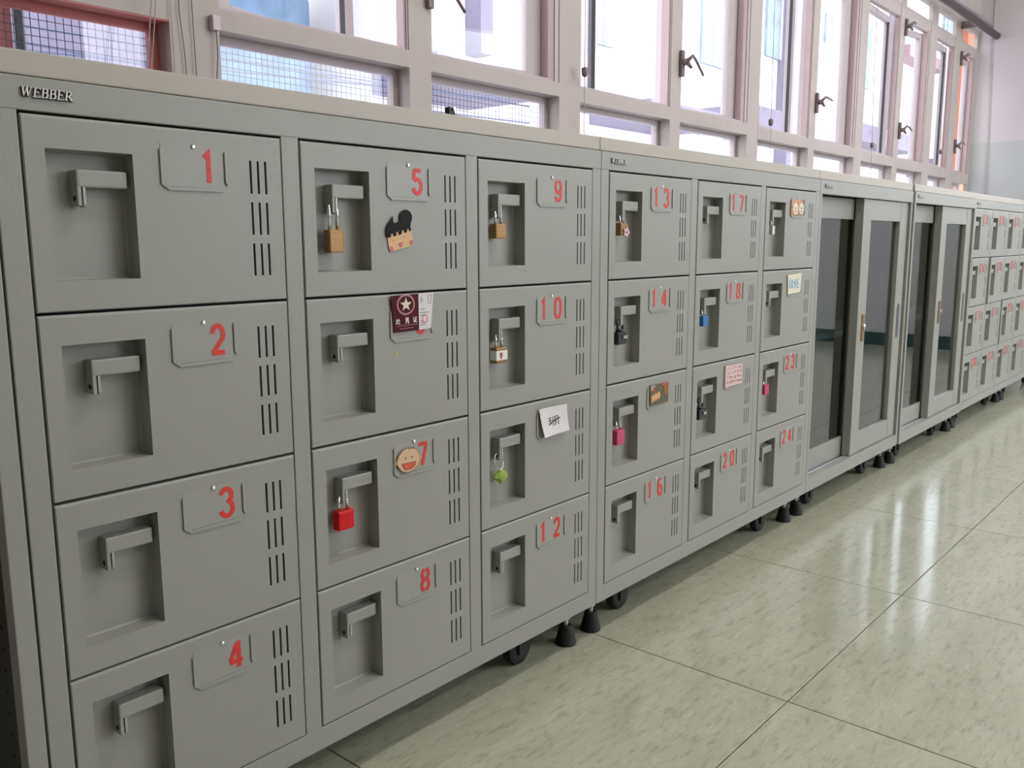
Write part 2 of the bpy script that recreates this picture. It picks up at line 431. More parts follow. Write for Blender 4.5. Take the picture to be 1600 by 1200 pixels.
def sash(parent, name, w, h, st, t, hinge, ang, gl='glass'):
    # hinge = (x, y, z) of the hinge edge; the sash runs to +x when w > 0, to -x when w < 0
    fr = MB(); s = 1 if w > 0 else -1; W = abs(w)
    def bx(a, b, z0, z1): fr.box(min(s * a, s * b), max(s * a, s * b), 0, t, z0, z1, 0.002)
    rb = 0.014; bx(0, st, 0, h); bx(W - st, W, 0, h); bx(st, W - st, 0, rb); bx(st, W - st, h - .03, h)
    o = fr.build(name, 'frame', parent, loc=hinge); o.rotation_euler = (0, 0, ang)
    a, b = s * st, s * (W - st)
    p = MB().box(min(a, b), max(a, b), t * 0.4, t * 0.4 + 0.004, rb, h - .03).build('pane', gl, o)
    return o
def cam_handle(parent, x, z, y=WY - 0.002, arm=0.085, droop=0.0):
    h = MB()
    h.box(x - 0.014, x + 0.006, y - 0.012, y, z - 0.045, z + 0.045, 0.003)
    h.tube([(x - 0.004, y - 0.012, z + 0.002), (x - 0.004, y - 0.030, z + 0.006)], 0.011, 10)
    h.tube([(x - 0.004, y - 0.026, z + 0.006), (x + 0.016, y - 0.036, z + 0.026), (x + 0.03, y - 0.04, z + 0.024 - droop * 0.2), (x + arm, y - 0.042, z + 0.016 - droop)], 0.0075, 8, r2=0.004)
    h.tube([(x - 0.004, y - 0.026, z + 0.0), (x + 0.014, y - 0.034, z - 0.016)], 0.009, 8, r2=0.005)
    return h.build('handle', 'fitting', parent, smooth=True)
OPEN = {1: 17, 3: 29, 5: 7, 7: 3, 9: 3}
for n, (x0, x1, zt, zu) in enumerate(WIN):
    wnd = bpy.data.objects.new('window_%d' % (n + 1), None); col.objects.link(wnd); structure(wnd)
    yi = WY + WT
    # fixed lower light: a slim frame behind the reveal, and its pane
    fw_ = 0.016
    lf = MB().box(x0 - .004, x0 + fw_, yi, yi + .022, ZL, zt).box(x1 - fw_, x1 + .004, yi, yi + .022, ZL, zt)
    lf.box(x0 + fw_, x1 - fw_, yi, yi + .022, zt - fw_, zt + .004).box(x0 + fw_, x1 - fw_, yi, yi + .022, ZL - .004, ZL + fw_)
    lf.build('lower_frame', 'salmon' if n == 0 else 'frame', wnd)  # first frame carries the salmon bounce tint in its colour
    MB().box(x0 + fw_, x1 - fw_, yi + .008, yi + .012, ZL + fw_, zt - fw_).build('lower_pane', 'glass', wnd)
    if n == 0:   # lining of the first opening, salmon bounce light put into its colour
        MB().box(x0, x1, WY + .001, yi - .001, zt - 0.003, zt - 0.0002).build('lintel_bounce', 'salmon', wnd)
    # fixed outer frame of the upper light
    yi = WY + UT
    jr = 0.048 if n % 2 == 0 and n > 0 else 0.012
    uf = MB().box(x0, x0 + .008, WY + .004, yi + .012, zu, TH0).box(x0 + .008, x1 - jr, WY + .004, yi + .012, zu, zu + .006)
    uf.box(x0 + .008, x1 - jr, WY + .004, yi + .012, TH0 - .008, TH0)
    uf.build('upper_frame', 'frame', wnd)
    jb = MB().box(x1 - jr, x1 - jr * .42, WY + .006, yi + .012, zu, TH0).build('right_jamb', 'jamb', wnd)
    MB().box(x1 - jr * .40, x1, WY + .003, yi + .012, zu, TH0).build('jamb_cover', 'frame', jb)
    MB().box(x0, x1, WY + .008, WY + .012, TH1, HEAD).build('top_pane', 'glass', wnd)
    zs, hs = zu + .010, TH0 - zu - .022
    if n == 0:
        sash(wnd, 'casement', 0.56, hs, .034, .028, (x0 + .012, yi + .001, zs), 0)
        sash(wnd, 'casement', -0.55, hs, .034, .028, (x1 - .012, yi + .001, zs), 0)
        continue
    if n % 2:     # hinged on the left jamb, pushed outwards
        s_ = sash(wnd, 'casement', (x1 - x0 - .024), hs, .040, .028, (x0 + .012, yi + .003, zs), math.radians(OPEN[n]))
        Wn = x1 - x0 - .024
        MB().box(Wn - .044, Wn - .040, -.001, .012, .014, hs - .03).build('gasket', 'gasket', s_)
    else:         # hinged on the right, stays slide so that a slit shows beside the jamb
        W = x1 - x0 - 0.062
        s_ = sash(wnd, 'casement', -W, hs, .060 if n < 8 else .030, .028, (x1 - .044, yi + .014, zs), math.radians(-8))
        MB().box(-0.0005, 0.0040, -0.001, .029, 0, hs).build('gasket', 'gasket', s_)
        if n >= 2:
            cam_handle(wnd, x0 - 0.004, 1.399 if n < 7 else 1.380, droop=(0, 0, 0.06, 0, 0.05, 0, 0, 0, 0.01, 0, 0)[n])
            if n > 6: cam_handle(wnd, x0 - 0.004, 1.93, arm=0.03)
# wire mesh outside the first three lower lights
wm = thing('wire_mesh', 'fine square wire mesh outside the low panes above lockers 1 to 9', 'mesh')
wires = MB(); p = 0.0150; yy = WY + WT + 0.06; x = -0.2
while x < 1.95:
    wires.box(x - .0006, x + .0006, yy, yy + .0012, 0.95, 1.235); x += p
z = 0.96
while z < 1.235:
    wires.box(-0.2, 1.95, yy - .0006, yy + .0006, z - .0006, z + .0006); z += p
wo = wires.build('wires', 'wire', wm); wo['kind'] = 'stuff'
MB().box(-0.21, 1.96, yy - .004, yy + .004, 1.235, 1.243).build('mesh_frame', 'frame', wm)

# blind cords, cleat, rail, conduit
def cord(label, pts, r=0.0011, pull=None, m='cord', grp='blind cords'):
    t = thing('blind_cord', label, 'cord', pts[-1], grp)
    o = Vector(pts[-1]); MB().tube([Vector(q) - o for q in pts], r, 6).build('string', m, t)
    if pull:
        q = Vector(pull) - o
        MB().lathe([(.002, .0), (.008, .004), (.010, .016), (.010, .026), (.003, .030)], q, 12).build('pull', 'fitting', t, smooth=True)
    return t
cy = WY - 0.032
cord('left pale cord of the close pair before the first low pane', [(.556, cy, 2.1), (.5522, cy, 1.2257), (.524, cy, 1.03)])
cord('right pale cord of the close pair before the first low pane', [(.566, cy, 2.1), (.5610, cy, 1.2257), (.533, cy, 1.03)])
cord('thin cord down the edge of the broad pier, near the first low pane', [(.600, WY - .006, 2.1), (.6045, WY - .006, 1.2), (.606, WY - .006, 1.0)], .0009)
cord('dark wavy cord on the left of the broad pier', [(.617, WY - .006, 2.1), (.622, WY - .006, 1.22), (.628, WY - .006, 1.15), (.634, WY - .006, 1.0)], .0009, None, 'corddark')
cord('dark straight cord down the middle of the broad pier', [(.646, WY - .006, 2.1), (.650, WY - .006, 1.2), (.653, WY - .006, 1.0)], .0009, None, 'corddark')
cord('short cord hanging from the pink plastic cleat', [(.699, WY - .010, 1.20), (.699, WY - .010, 1.15), (.684, WY - .010, 1.02)], .0010, None, 'corddark')
cord('blind cord with acorn pull in front of the column beside window handle', [(1.929, cy, 2.1), (1.9285, cy, 1.30), (1.929, cy, 1.0)], .0013, (1.9287, cy, 1.268))
cord('blind cord with small pull before the third bay of windows', [(3.216, cy, 2.1), (3.228, cy, 1.50), (3.240, cy, 1.1)], .0013, (3.233, cy, 1.245))
cord('slack blind cord against the column of the third bay', [(3.142, cy, 2.1), (3.135, cy, 1.6), (3.110, cy, 1.05)], .0010)
cord('blind cord with grey pull before the fourth bay of windows', [(4.386, cy, 2.1), (4.41, cy, 1.55), (4.449, cy, 1.1)], .0015, (4.437, cy, 1.245))
cord('farthest blind cord with pull before the last bay of windows', [(5.60, cy, 2.1), (5.62, cy, 1.5), (5.66, cy, 1.1)], .0013, (5.64, cy, 1.30))
tag(MB().box(.6885, .7055, WY - .016, WY - .0002, 1.199, 1.228, .002).build('cord_cleat', 'cleat'), 'small pink plastic cleat at corner of pier and low pane', 'cleat')
rl = thing('curtain_rail', 'dark round rail running along the top of far windows into end wall', 'rail', (3.2, WY - .109, 2.118))
MB().tube([(-6.2, 0, 0), (3.245, 0, 0)], 0.022, 14).build('tube', 'pipe', rl, smooth=True)
MB().tube([(-6.2, 0.03, 0.07), (3.245, 0.03, 0.07)], 0.012, 10).build('upper_tube', 'frame', rl, smooth=True)
for k in range(4):
    MB().box(-2.9 + k * 1.9, -2.87 + k * 1.9, -.004, .107, -.012, .03, .002).build('bracket', 'fitting', rl)
tag(MB().tube([(ROOM_X1 - .004, .675, CEIL), (ROOM_X1 - .004, .669, 2.1), (ROOM_X1 - .004, .636, 1.1), (ROOM_X1 - .004, .63, .1)], .0045, 8).build('wall_conduit', 'wall'),
    'thin vertical cable conduit on the pale end wall', 'conduit')

# ------------------------------------------------------------------ locker doors
DW, DH = 0.296, 0.1945
RX0, RX1, RZ0, RZ1, RD = 0.0205, 0.1095, 0.0315, 0.1632, 0.0240
SLX = [0.2530, 0.2632, 0.2734]; SLZ = [(0.0288, 0.0673), (0.0774, 0.1158), (0.1262, 0.1645)]
def door_mesh(w):
    k = w / DW; c = 0.0028; e1 = 0.0010; mb = MB(); H = DH
    slots = [(x * k - .0015, x * k + .0015, a, b) for x in SLX for a, b in SLZ]
    rec = (RX0 * k, RX1 * k, RZ0, RZ1)
    X = sorted({e1, w - e1, rec[0], rec[1]} | {q for s in slots for q in s[:2]})
    Zs = sorted({c, H - e1, rec[2], rec[3]} | {q for s in slots for q in s[2:]})
    def hole(x, z): return any(a < x < b and p < z < q for a, b, p, q in slots + [rec])
    for x0, x1 in zip(X, X[1:]):
        for z0, z1 in zip(Zs, Zs[1:]):
            if not hole((x0 + x1) / 2, (z0 + z1) / 2):
                mb.quad((x0, 0, -z0), (x0, 0, -z1), (x1, 0, -z1), (x1, 0, -z0))
    o = [(0, 0), (w, 0), (w, -H), (0, -H)]; i = [(e1, -c), (w - e1, -c), (w - e1, -H + e1), (e1, -H + e1)]
    for a in range(4):
        b = (a + 1) % 4
        mb.quad((i[a][0], 0, i[a][1]), (i[b][0], 0, i[b][1]), (o[b][0], e1, o[b][1]), (o[a][0], e1, o[a][1]))
        mb.quad((o[a][0], e1, o[a][1]), (o[b][0], e1, o[b][1]), (o[b][0], .017, o[b][1]), (o[a][0], .017, o[a][1]))
    x0, x1, z0, z1 = rec[0], rec[1], -rec[2], -rec[3]; e = 0.0022
    f = [(x0, z0), (x1, z0), (x1, z1), (x0, z1)]
    m_ = [(x0 + .0006, z0 - .0006), (x1 - .0006, z0 - .0006), (x1 - .0006, z1 + .0006), (x0 + .0006, z1 + .0006)]
    g = [(x0 + e, z0 - e), (x1 - e, z0 - e), (x1 - e, z1 + e), (x0 + e, z1 + e)]
    for a in range(4):
        b = (a + 1) % 4
        mb.quad((*f[a][:1], 0, f[a][1]), (f[b][0], 0, f[b][1]), (m_[b][0], RD - .002, m_[b][1]), (m_[a][0], RD - .002, m_[a][1]))
        mb.quad((m_[a][0], RD - .002, m_[a][1]), (m_[b][0], RD - .002, m_[b][1]), (g[b][0], RD, g[b][1]), (g[a][0], RD, g[a][1]))
    mb.quad(*[(q[0], RD, q[1]) for q in g])
    for a, b, p, q in slots:
        r = [(a, -p), (b, -p), (b, -q), (a, -q)]
        for s in range(4):
            t = (s + 1) % 4
            mb.quad((r[s][0], 0, r[s][1]), (r[t][0], 0, r[t][1]), (r[t][0], .0022, r[t][1]), (r[s][0], .0022, r[s][1]))
    me = bpy.data.meshes.new('door'); me.from_pydata(mb.v, [], mb.f)
    bm = bmesh.new(); bm.from_mesh(me); bmesh.ops.remove_doubles(bm, verts=bm.verts, dist=1e-6)
    bmesh.ops.recalc_face_normals(bm, faces=bm.faces); bm.to_mesh(me); bm.free()
    me.materials.append(M['locker']); return me
def handle_mesh():
    mb = MB()      # folded cover with one cheek hanging down on its left
    mb.box(0.0517, 0.1051, 0.0062, RD - .0002, -0.0679, -0.0501, 0.0020)
    mb.box(0.0517, 0.0558, 0.0062, RD - .0002, -0.0870, -0.0672, 0.0008)
    return mb.mesh('handle', 'locker')
def hasp_mesh():
    mb = MB()
    pr = [(0.0070, -0.0675), (0.0205, -0.0675), (0.0205, -0.0850)] + [(0.01375 + .00675 * math.cos(math.radians(-a)), -0.0850 + .0035 * math.sin(math.radians(-a))) for a in (30, 60, 90, 120, 150)] + [(0.0070, -0.0850)]
    n = len(mb.v); k = len(pr)
    for x in (0.0578, 0.0604): mb.v += [(x, y, z) for y, z in pr]
    mb.f += [tuple(range(k)), tuple(range(2 * k - 1, k - 1, -1))] + [(i, (i + 1) % k, k + (i + 1) % k, k + i) for i in range(k)]
    return mb.mesh('hasp', 'hasp')
def eye_mesh():
    return MB().lathe([(.0030, .0), (.0030, -.0004)], (0.0517, 0.0135, -0.0795), 12, 'x').mesh('shackle_hole', 'hole')
def holder_mesh():
    mb = MB(); t = 0.0008
    mb.prism([(.1412, -.0175), (.2150, -.0175), (.2165, -.0190), (.2165, -.0630), (.1480, -.0630), (.1412, -.0565)], -t * .6, .0002)
    # raised lips: left, sloped corner, bottom, and the clip on the right
    mb.prism([(.1396, -.0235), (.1424, -.0235), (.1424, -.0590), (.1500, -.0640), (.1482, -.0674), (.1396, -.0612)], -.0019, 0)
    mb.prism([(.1482, -.0674), (.1500, -.0640), (.2120, -.0630), (.2160, -.0660), (.2160, -.0672)], -.0019, 0)
    mb.prism([(.2182, -.0225), (.2198, -.0215), (.2212, -.0225), (.2218, -.0590), (.2204, -.0596), (.2182, -.0555)], -.0020, 0)
    return mb.mesh('label_holder', 'plate')
def rivet_mesh():
    return MB().lathe([(.0026, .0), (.0026, -.0012), (.0016, -.0022), (.0008, -.0018)], (0.1798, -.0004, -0.0187), 12, 'y').mesh('rivet', 'chrome', True)
ME = dict(door=door_mesh(DW), handle=handle_mesh(), hasp=hasp_mesh(), eye=eye_mesh(), holder=holder_mesh(), rivet=rivet_mesh())
DIG = {
 '0': [arc(.5, .66, .40, .34, 82, 0) + [(.9, .34)] + arc(.5, .34, .40, .34, 0, -82), arc(.5, .66, .40, .34, 98, 180) + [(.1, .34)] + arc(.5, .34, .40, .34, 180, 262)],
 '1': [[(.16, .82), (.58, .97), (.58, 0)]],
 '2': [arc(.5, .70, .38, .30, 172, -25) + [(.12, .06)], [(.06, .06), (.94, .06)]],
 '3': [arc(.45, .74, .40, .26, 165, -75), arc(.45, .29, .44, .29, 80, -165)],
 '4': [[(.72, 0), (.72, 1)], [(.58, .90), (.08, .30)], [(.02, .25), (.98, .25)]],
 '5': [[(.85, .95), (.18, .95)], [(.18, .98), (.14, .55)], arc(.47, .31, .42, .30, 130, -165, 10)],
 '6': [arc(.52, .30, .38, .30, 75, 360 + 68, 14)[0:], [(.14, .34), (.16, .60)] + arc(.53, .68, .38, .30, 165, 60, 5), ],
 '7': [[(.05, .95), (.95, .95)], [(.90, .93), (.40, 0)]],
 '8': [arc(.5, .75, .35, .24, 75, -75), arc(.5, .75, .35, .24, 105, 255), arc(.5, .26, .40, .26, 78, -78), arc(.5, .26, .40, .26, 102, 258)],
 '9': [arc(.5, .70, .38, .29, 78, -250 + 0, 14), [(.88, .70), (.86, .36)] + arc(.48, .30, .38, .28, 0, -80, 5), arc(.48, .30, .38, .28, -100, -165, 4)],
}
DIGM = {}
def digit_mesh(ch):
    if ch not in DIGM:
        h = 0.0380; w = 0.0160 if ch == '1' else 0.0225
        DIGM[ch] = MB().strokes(DIG[ch], 0.0057, -0.00095, -0.0003, .002, .002 - h, w - .004, h - .004).mesh('digit', 'red')
    return DIGM[ch]
def add_number(d, txt, sx):
    for ch, x in zip(txt, [0.1860] if len(txt) == 1 else [0.1500, 0.1860]):
        if ch == '1' and x > .18: x += .003
        o = put('digit', digit_mesh(ch), d, (x * sx, 0, -0.0215)); o.scale = (sx, 1, 1)
# raised maker's lettering
SER = {'W': ([[(.06, 1), (.30, 0)], [(.52, 1), (.74, 0)]], [[(.30, 0), (.52, 1)], [(.74, 0), (.98, 1)], [(-.06, 1), (.20, 1)], [(.40, 1), (.62, 1)], [(.86, 1), (1.08, 1)]], 1.12),
       'E': ([[(.20, 0), (.20, 1)]], [[(.02, 0), (.78, 0)], [(.02, 1), (.76, 1)], [(.20, .52), (.58, .52)], [(.78, 0), (.82, .24)], [(.76, 1), (.76, .80)], [(.58, .42), (.58, .62)]], .80),
       'B': ([[(.20, 0), (.20, 1)], arc(.42, .27, .34, .27, 60, -60), arc(.40, .77, .28, .23, 60, -60)], [[(.02, 0), (.45, 0)], [(.02, 1), (.42, 1)], [(.20, .54), (.45, .54)]] + [arc(.42, .27, .34, .27, 90, 50, 3), arc(.42, .27, .34, .27, -50, -90, 3), arc(.40, .77, .28, .23, 90, 50, 3), arc(.40, .77, .28, .23, -50, -90, 3)], .80),
       'R': ([[(.20, 0), (.20, 1)], arc(.40, .75, .28, .25, 60, -60), [(.45, .48), (.82, .0)]], [[(.02, 0), (.40, 0)], [(.02, 1), (.42, 1)], [(.20, .50), (.45, .50)], [(.74, 0), (.96, 0)], arc(.40, .75, .28, .25, 90, 50, 3), arc(.40, .75, .28, .25, -50, -90, 3)], .92)}
def logo_meshes():
    out = []
    for m, y0, y1, g, dx, dz in (('letters', -.0030, -.0018, 0, 0, 0), ('lettershade', -.0018, .0002, .0007, .0003, -.0004)):
        mb = MB(); x = 0; S_ = 0.0085
        for ch in 'WEBBER':
            thick, thin, adv = SER[ch]
            mb.strokes(thick, .0014 + g, y0, y1, x + dx, dz, S_, S_, .18)
            mb.strokes(thin, .0006 + g, y0, y1, x + dx, dz, S_, S_, .18)
            x += adv * S_ * 1.10
        out.append(mb.mesh('maker_letters' if not g else 'letter_shadow', m))
    return out
LOGO = logo_meshes()
FOOT = MB().lathe([(.0205, 0), (.0205, .004), (.0125, .036), (.0110, .038)], seg=20).mesh('levelling_foot', 'rubber', False)
NUT = MB().lathe([(.0045, .038), (.0045, .050), (.0085, .0505), (.0085, .0575), (.0045, .058), (.0045, .0775)], seg=6).mesh('adjusting_bolt', 'steel')
def caster_meshes():
    w = MB().lathe([(.022, -.011), (.029, -.009), (.030, 0), (.029, .009), (.022, .011)], (0, 0, .030), 20, 'y').mesh('caster_wheel', 'rubber')
    f = MB().box(-.010, .010, -.016, -.0125, .022, .070).box(-.010, .010, .0125, .016, .022, .070).box(-.014, .014, -.018, .018, .068, .0777).mesh('caster_fork', 'rubber')
    return w, f
CAST = caster_meshes()
ZT, ZB, ZR = 0.9349, 0.0778, 0.1100
ROWZ = [0.8985, 0.7008, 0.5030, 0.3060]
DEPTH = 0.50
doors = {}

def supports(c, w):
    for x in (0.041, w - 0.041):
        for y in (0.042, 0.445):
            f = put('levelling_foot', FOOT, c, (x, y, 0)); put('adjusting_bolt', NUT, f)
    for x in (0.165, w - 0.165):
        for y in (0.062, 0.40):
            q = put('caster', CAST[1], c, (x, y, 0)); put('caster_wheel', CAST[0], q)
def top_and_logo(c, w):
    MB().box(0.0008, w - 0.0008, 0.0035, DEPTH - .002, ZT, ZT + 0.0235, 0.0015).build('top_board', 'top', c)
    lg = put('maker_letters', LOGO[0], c, (0.029, 0, 0.9145)); put('letter_shadow', LOGO[1], lg)
def frame_body(c, w, cols, rail_bot, rail_top):
    mb = MB(); s = 0.0006; b = 0.0012
    mb.box(s, w - s, 0, 0.018, rail_top, ZT - .0012, b)                # top rail
    mb.box(s, w - s, 0, 0.018, ZB, rail_bot, b)                        # bottom rail
    for a, e in cols:
        mb.box(a, e, 0.0006, 0.020, rail_bot - .001, rail_top + .001, b)   # stiles
    mb.build('front_frame', 'locker', c)
    ca = MB()
    ca.box(s, 0.0035, 0.0185, DEPTH, ZB, ZT - .0005).box(w - .0035, w - s, 0.0185, DEPTH, ZB, ZT - .0005)
    ca.box(0.0035, w - .0035, DEPTH - .003, DEPTH, ZB, ZT - .0005)
    ca.box(0.0035, w - .0035, 0.0185, DEPTH - .003, ZB, ZB + .003).box(0.0035, w - .0035, 0.0185, DEPTH - .003, ZT - .0035, ZT - .0005)
    ca.build('carcass', 'locker', c)
def locker_unit(x, w, first, label, stile=0.0290, edge=0.0270, numbered=True, cols=(0, 1, 2), ajar=()):
    c = thing('locker_cabinet', label, 'locker', (x, 0, 0), 'locker cabinets in a row under the windows')
    k = (w - 2 * edge - 2 * stile) / 3
    g = 0.0022
    st = [(0.0006, edge - g)]
    for i in (1, 2):
        a = edge + i * k + (i - 1) * stile
        st.append((a + g * .7, a + stile - g))
    st.append((w - edge + g * .7, w - 0.0006))
    frame_body(c, w, st, ZR, ROWZ[0] + .0030)
    sh = MB()
    for i in range(3):
        x0 = edge + i * (k + stile)
        for r in range(1, 4):
            sh.box(x0 - .008, x0 + k + .008, .030, DEPTH - .004, ROWZ[r] - .0005, ROWZ[r] + .0025)
    for i in (1, 2):
        xx = edge + i * k + (i - 1) * stile + stile / 2
        sh.box(xx - .0015, xx + .0015, .021, DEPTH - .004, ZB + .004, ZT - .004)
    sh.build('shelf', 'cabdark', c)
    top_and_logo(c, w); supports(c, w)
    dme = ME['door'] if abs(k - DW) < .002 else door_mesh(k)
    sx = k / DW
    for i in cols:
        for r in range(4):
            n = first + i * 4 + r
            dx = edge + i * (k + stile); a = ajar.get(n, 0) if ajar else 0
            d = put('door', dme, c, (dx + k - k * math.cos(a), -k * math.sin(a), ROWZ[r]))
            d.rotation_euler = (0, 0, a)
            doors[n] = (x + dx, ROWZ[r])
            for nm, me in (('handle', 'handle'), ('hasp', 'hasp'), ('shackle_hole', 'eye'), ('label_holder', 'holder'), ('rivet', 'rivet')):
                o = put(nm, ME[me], d)
                o.scale = (sx, 1, 1)
            if n not in (11, 15, 19, 21, 22):
                add_number(d, str(n), sx)
    return c
locker_unit(0.0, 1.0, 1, 'nearest grey steel locker cabinet with red door numbers 1 to 12')
locker_unit(1.0, 1.0, 13, 'grey steel locker cabinet with red door numbers 13 to 24, second in row')
locker_unit(3.556, 0.865, 25, 'far grey steel locker cabinet just beyond the second glass door cabinet', stile=.014, edge=.0115, ajar={26: .012, 30: .03, 35: .02})
locker_unit(4.421, 0.865, 37, 'farthest grey steel locker cabinet, cut off by the right picture edge', stile=.014, edge=.0115)

# narrow perforated upright closing the row at its near end
ep = thing('end_panel', 'narrow grey upright with holes in its side, coloured dark as shade, at the near end', 'panel', (-0.0215, 0, 0))
MB().box(0, 0.0195, 0, 0.022, 0.04, ZT, .0012).build('post', 'locker', ep)
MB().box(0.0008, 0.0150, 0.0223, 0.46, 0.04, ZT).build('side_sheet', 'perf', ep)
hp = MB()
for k in range(34): hp.lathe([(.0018, .0009), (.0018, .0002)], (0, 0.042, 0.08 + k * 0.0245), 8, 'x')
hp.build('punched_holes', 'hole', ep)['kind'] = 'stuff'
MB().box(0, 0.0195, 0.0035, 0.46, ZT, ZT + .0235, .0015).build('top_board', 'top', ep)
for y in (0.06, 0.42):
    MB().box(0.001, 0.0185, y - .02, y + .02, 0, 0.04, .002).build('base_block', 'rubber', ep)

# ------------------------------------------------------------------ glass door cabinets
def glass_unit(x, w, label, y=0.0):
    c = thing('glass_door_cabinet', label, 'cabinet', (x, y, 0), 'sliding glass door cabinets between the lockers')
    ft = 0.897
    frame_body(c, w, [(0.0006, 0.016), (w - 0.016, w - 0.0006)], 0.1150, ft)
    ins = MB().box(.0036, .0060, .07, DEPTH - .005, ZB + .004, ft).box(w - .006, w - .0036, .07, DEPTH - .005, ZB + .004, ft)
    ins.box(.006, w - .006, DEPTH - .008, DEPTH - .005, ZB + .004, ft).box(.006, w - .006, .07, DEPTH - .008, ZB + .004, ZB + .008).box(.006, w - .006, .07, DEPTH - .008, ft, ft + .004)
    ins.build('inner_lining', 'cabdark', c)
    MB().box(.007, w - .007, .085, DEPTH - .01, 0.478, 0.497, .001).build('shelf', 'white', c)
    MB().box(.016, w - .016, .0195, .028, ZR - .004, 0.1165).box(.016, w - .016, .040, .046, ZR - .012, 0.1120).box(.016, w - .016, .060, .066, ZR - .012, 0.1120).box(.016, w - .016, .020, .068, ZR - .016, 0.1050).build('sliding_track', 'alu', c)
    def door(x0, x1, y0, y1, zb, zt, sl, sr, hb, ht, front):
        d = MB()
        d.box(x0, x0 + sl, y0, y1, zb, zt, .0012).box(x1 - sr, x1 - sr * .88, y0, y1, zb, zt, .0008).box(x1 - sr * .86, x1, y0, y1, zb, zt, .0012)
        d.box(x0 + sl - .001, x1 - sr + .001, y0 + .0004, y1 - .0004, zb + .0005, zb + hb, .0008)
        d.box(x0 + sl - .001, x1 - sr + .001, y0 + .0004, y1 - .0004, zt - ht, zt - .0005, .0008)
        o = d.build('sliding_door', 'locker', c)
        ym = y0 + (.012 if front else .005)
        MB().box(x0 + sl - .001, x1 - sr + .001, ym, ym + .004, zb + hb - .001, zt - ht + .001).build('pane', 'filmglass', o)
        if front:
            k = MB().box(x0 + .034, x0 + .054, y0 - .003, y0 + .001, 0.470, 0.552, .001).build('lock_plate', 'brass', o)
            MB().lathe([(.0075, -.003), (.0075, -.0085), (.005, -.0095)], (x0 + .044, y0, 0.515), 14, 'y').build('lock_cylinder', 'chrome', k)
            MB().prism([(x1 - sr * .48 + .012 * math.cos(a * PI / 12), 0.510 + (.045 if 0 < a < 12 else -.045 if 12 < a < 24 else 0) + .012 * math.sin(a * PI / 12)) for a in range(24)], y0 - .0008, y0 + .0005).build('finger_pull', 'cabdark', o)
    mid = w * 0.452
    door(0.018, mid + 0.065, .0375, .0560, .1130, ft - .001, .055, .050, .062, .060, False)
    door(mid, w - 0.022, .0085, .0335, .1170, ft - .001, .067, .072, .062, .062, True)
    top_and_logo(c, w); supports(c, w)
    return c
glass_unit(2.0, 0.780, 'first cabinet with sliding glass doors, beside locker 24')
glass_unit(2.783, 0.773, 'second cabinet with sliding glass doors, farther from the camera', -0.005)

# ------------------------------------------------------------------ padlocks and charms
def at(n, dx, dz, y=0.0):
    return (doors[n][0] + dx, y, doors[n][1] - dz)
def padlock(n, m, w, h, top, label, sm='chrome', keyhole=True, band=None, sh=0.0020, name='padlock'):
    xc, th = 0.0545, 0.0135
    t = thing(name, label, 'padlock', at(n, xc, top + h, 0.0095), 'padlocks hanging on locker handles')
    MB().box(-w / 2, w / 2, -th / 2, th / 2, 0, h, .0018).build('body', m, t)
    hw = w * 0.27; zt = h + (top - 0.0765)
    pts = [(-hw, 0, h - .003), (-hw, 0, zt - hw * .9)] + [(-hw * math.cos(math.radians(a)), 0.003 * math.sin(math.radians(a)), zt - hw * .9 + hw * .9 * math.sin(math.radians(a))) for a in (30, 60, 90, 120, 150)] + [(hw, 0, zt - hw * .9), (hw, 0, h - .003)]
    MB().tube(pts, sh, 8).build('shackle', sm, t, smooth=True)
    return t
padlock(5, 'brass', .0235, .0300, .1085, 'large worn brass padlock with tall shackle on locker 5', sh=.0023)
padlock(9, 'brass', .0240, .0235, .0965, 'small plain brass padlock on locker 9')
t = padlock(10, 'brass', .0260, .0255, .0965, 'brass padlock with white bear sticker on locker 10')
b = MB().box(-.0134, .0134, -.0072, .0072, .0050, .0205, .0003).build('white_band', 'white', t)
MB().prism([(-.0055, .0180), (-.0035, .0172), (-.0012, .0172), (.0008, .0180), (.0008, .0120), (-.0008, .0100), (-.0004, .0070), (-.0015, .0070), (-.0023, .0095), (-.0032, .0070), (-.0042, .0070), (-.0038, .0100), (-.0055, .0120)], -.0077, -.0071).build('bear_print', 'brown', b)
t = padlock(7, 'redlock', .0270, .0270, .0955, 'bright red padlock on locker 7')
MB().box(-.0125, .0125, -.0076, -.0060, .0215, .0245, .0004).build('ridge', 'redlock', t)
t = padlock(13, 'brass', .0240, .0230, .0910, 'brass padlock with pink flower badge on locker 13')
fl_ = [(.0035 + .0085 * (1 + .22 * math.cos(5 * a * PI / 15)) * math.cos(a * PI / 15), .006 + .0080 * (1 + .22 * math.cos(5 * a * PI / 15)) * math.sin(a * PI / 15)) for a in range(30)]
q = MB().prism(fl_, -.0095, -.0060).build('flower', 'pinkpaper', t)
MB().lathe([(.0028, -.0095), (.0024, -.0102)], (.0035, 0, .006), 12, 'y').build('flower_centre', 'pink', q)
def combo(n, label):
    t = padlock(n, 'black', .0300, .0240, .0990, label, sm='black', sh=.0026)
    for k in range(3):
        MB().box(-.0005 + k * .0048, .0032 + k * .0048, -.0085, -.0060, .0110, .0175, .0004).build('digit_wheel', 'black', t)
        MB().strokes([[(0, 0), (0, .0058)]], .0023, -.0091, -.0084, .0013 + k * .0048, .0113).build('digit_mark', 'white', t)
    MB().lathe([(.0075, 0), (.0075, .004), (.004, .0075)], (-.002, 0, .0235), 14).build('collar', 'black', t)
combo(14, 'black combination padlock with white digits on locker 14')
combo(19, 'black combination padlock on the locker with a pink note, below the blue padlock')
padlock(15, 'pink', .0270, .0290, .0935, 'magenta pink padlock on the locker with a dark picture card')
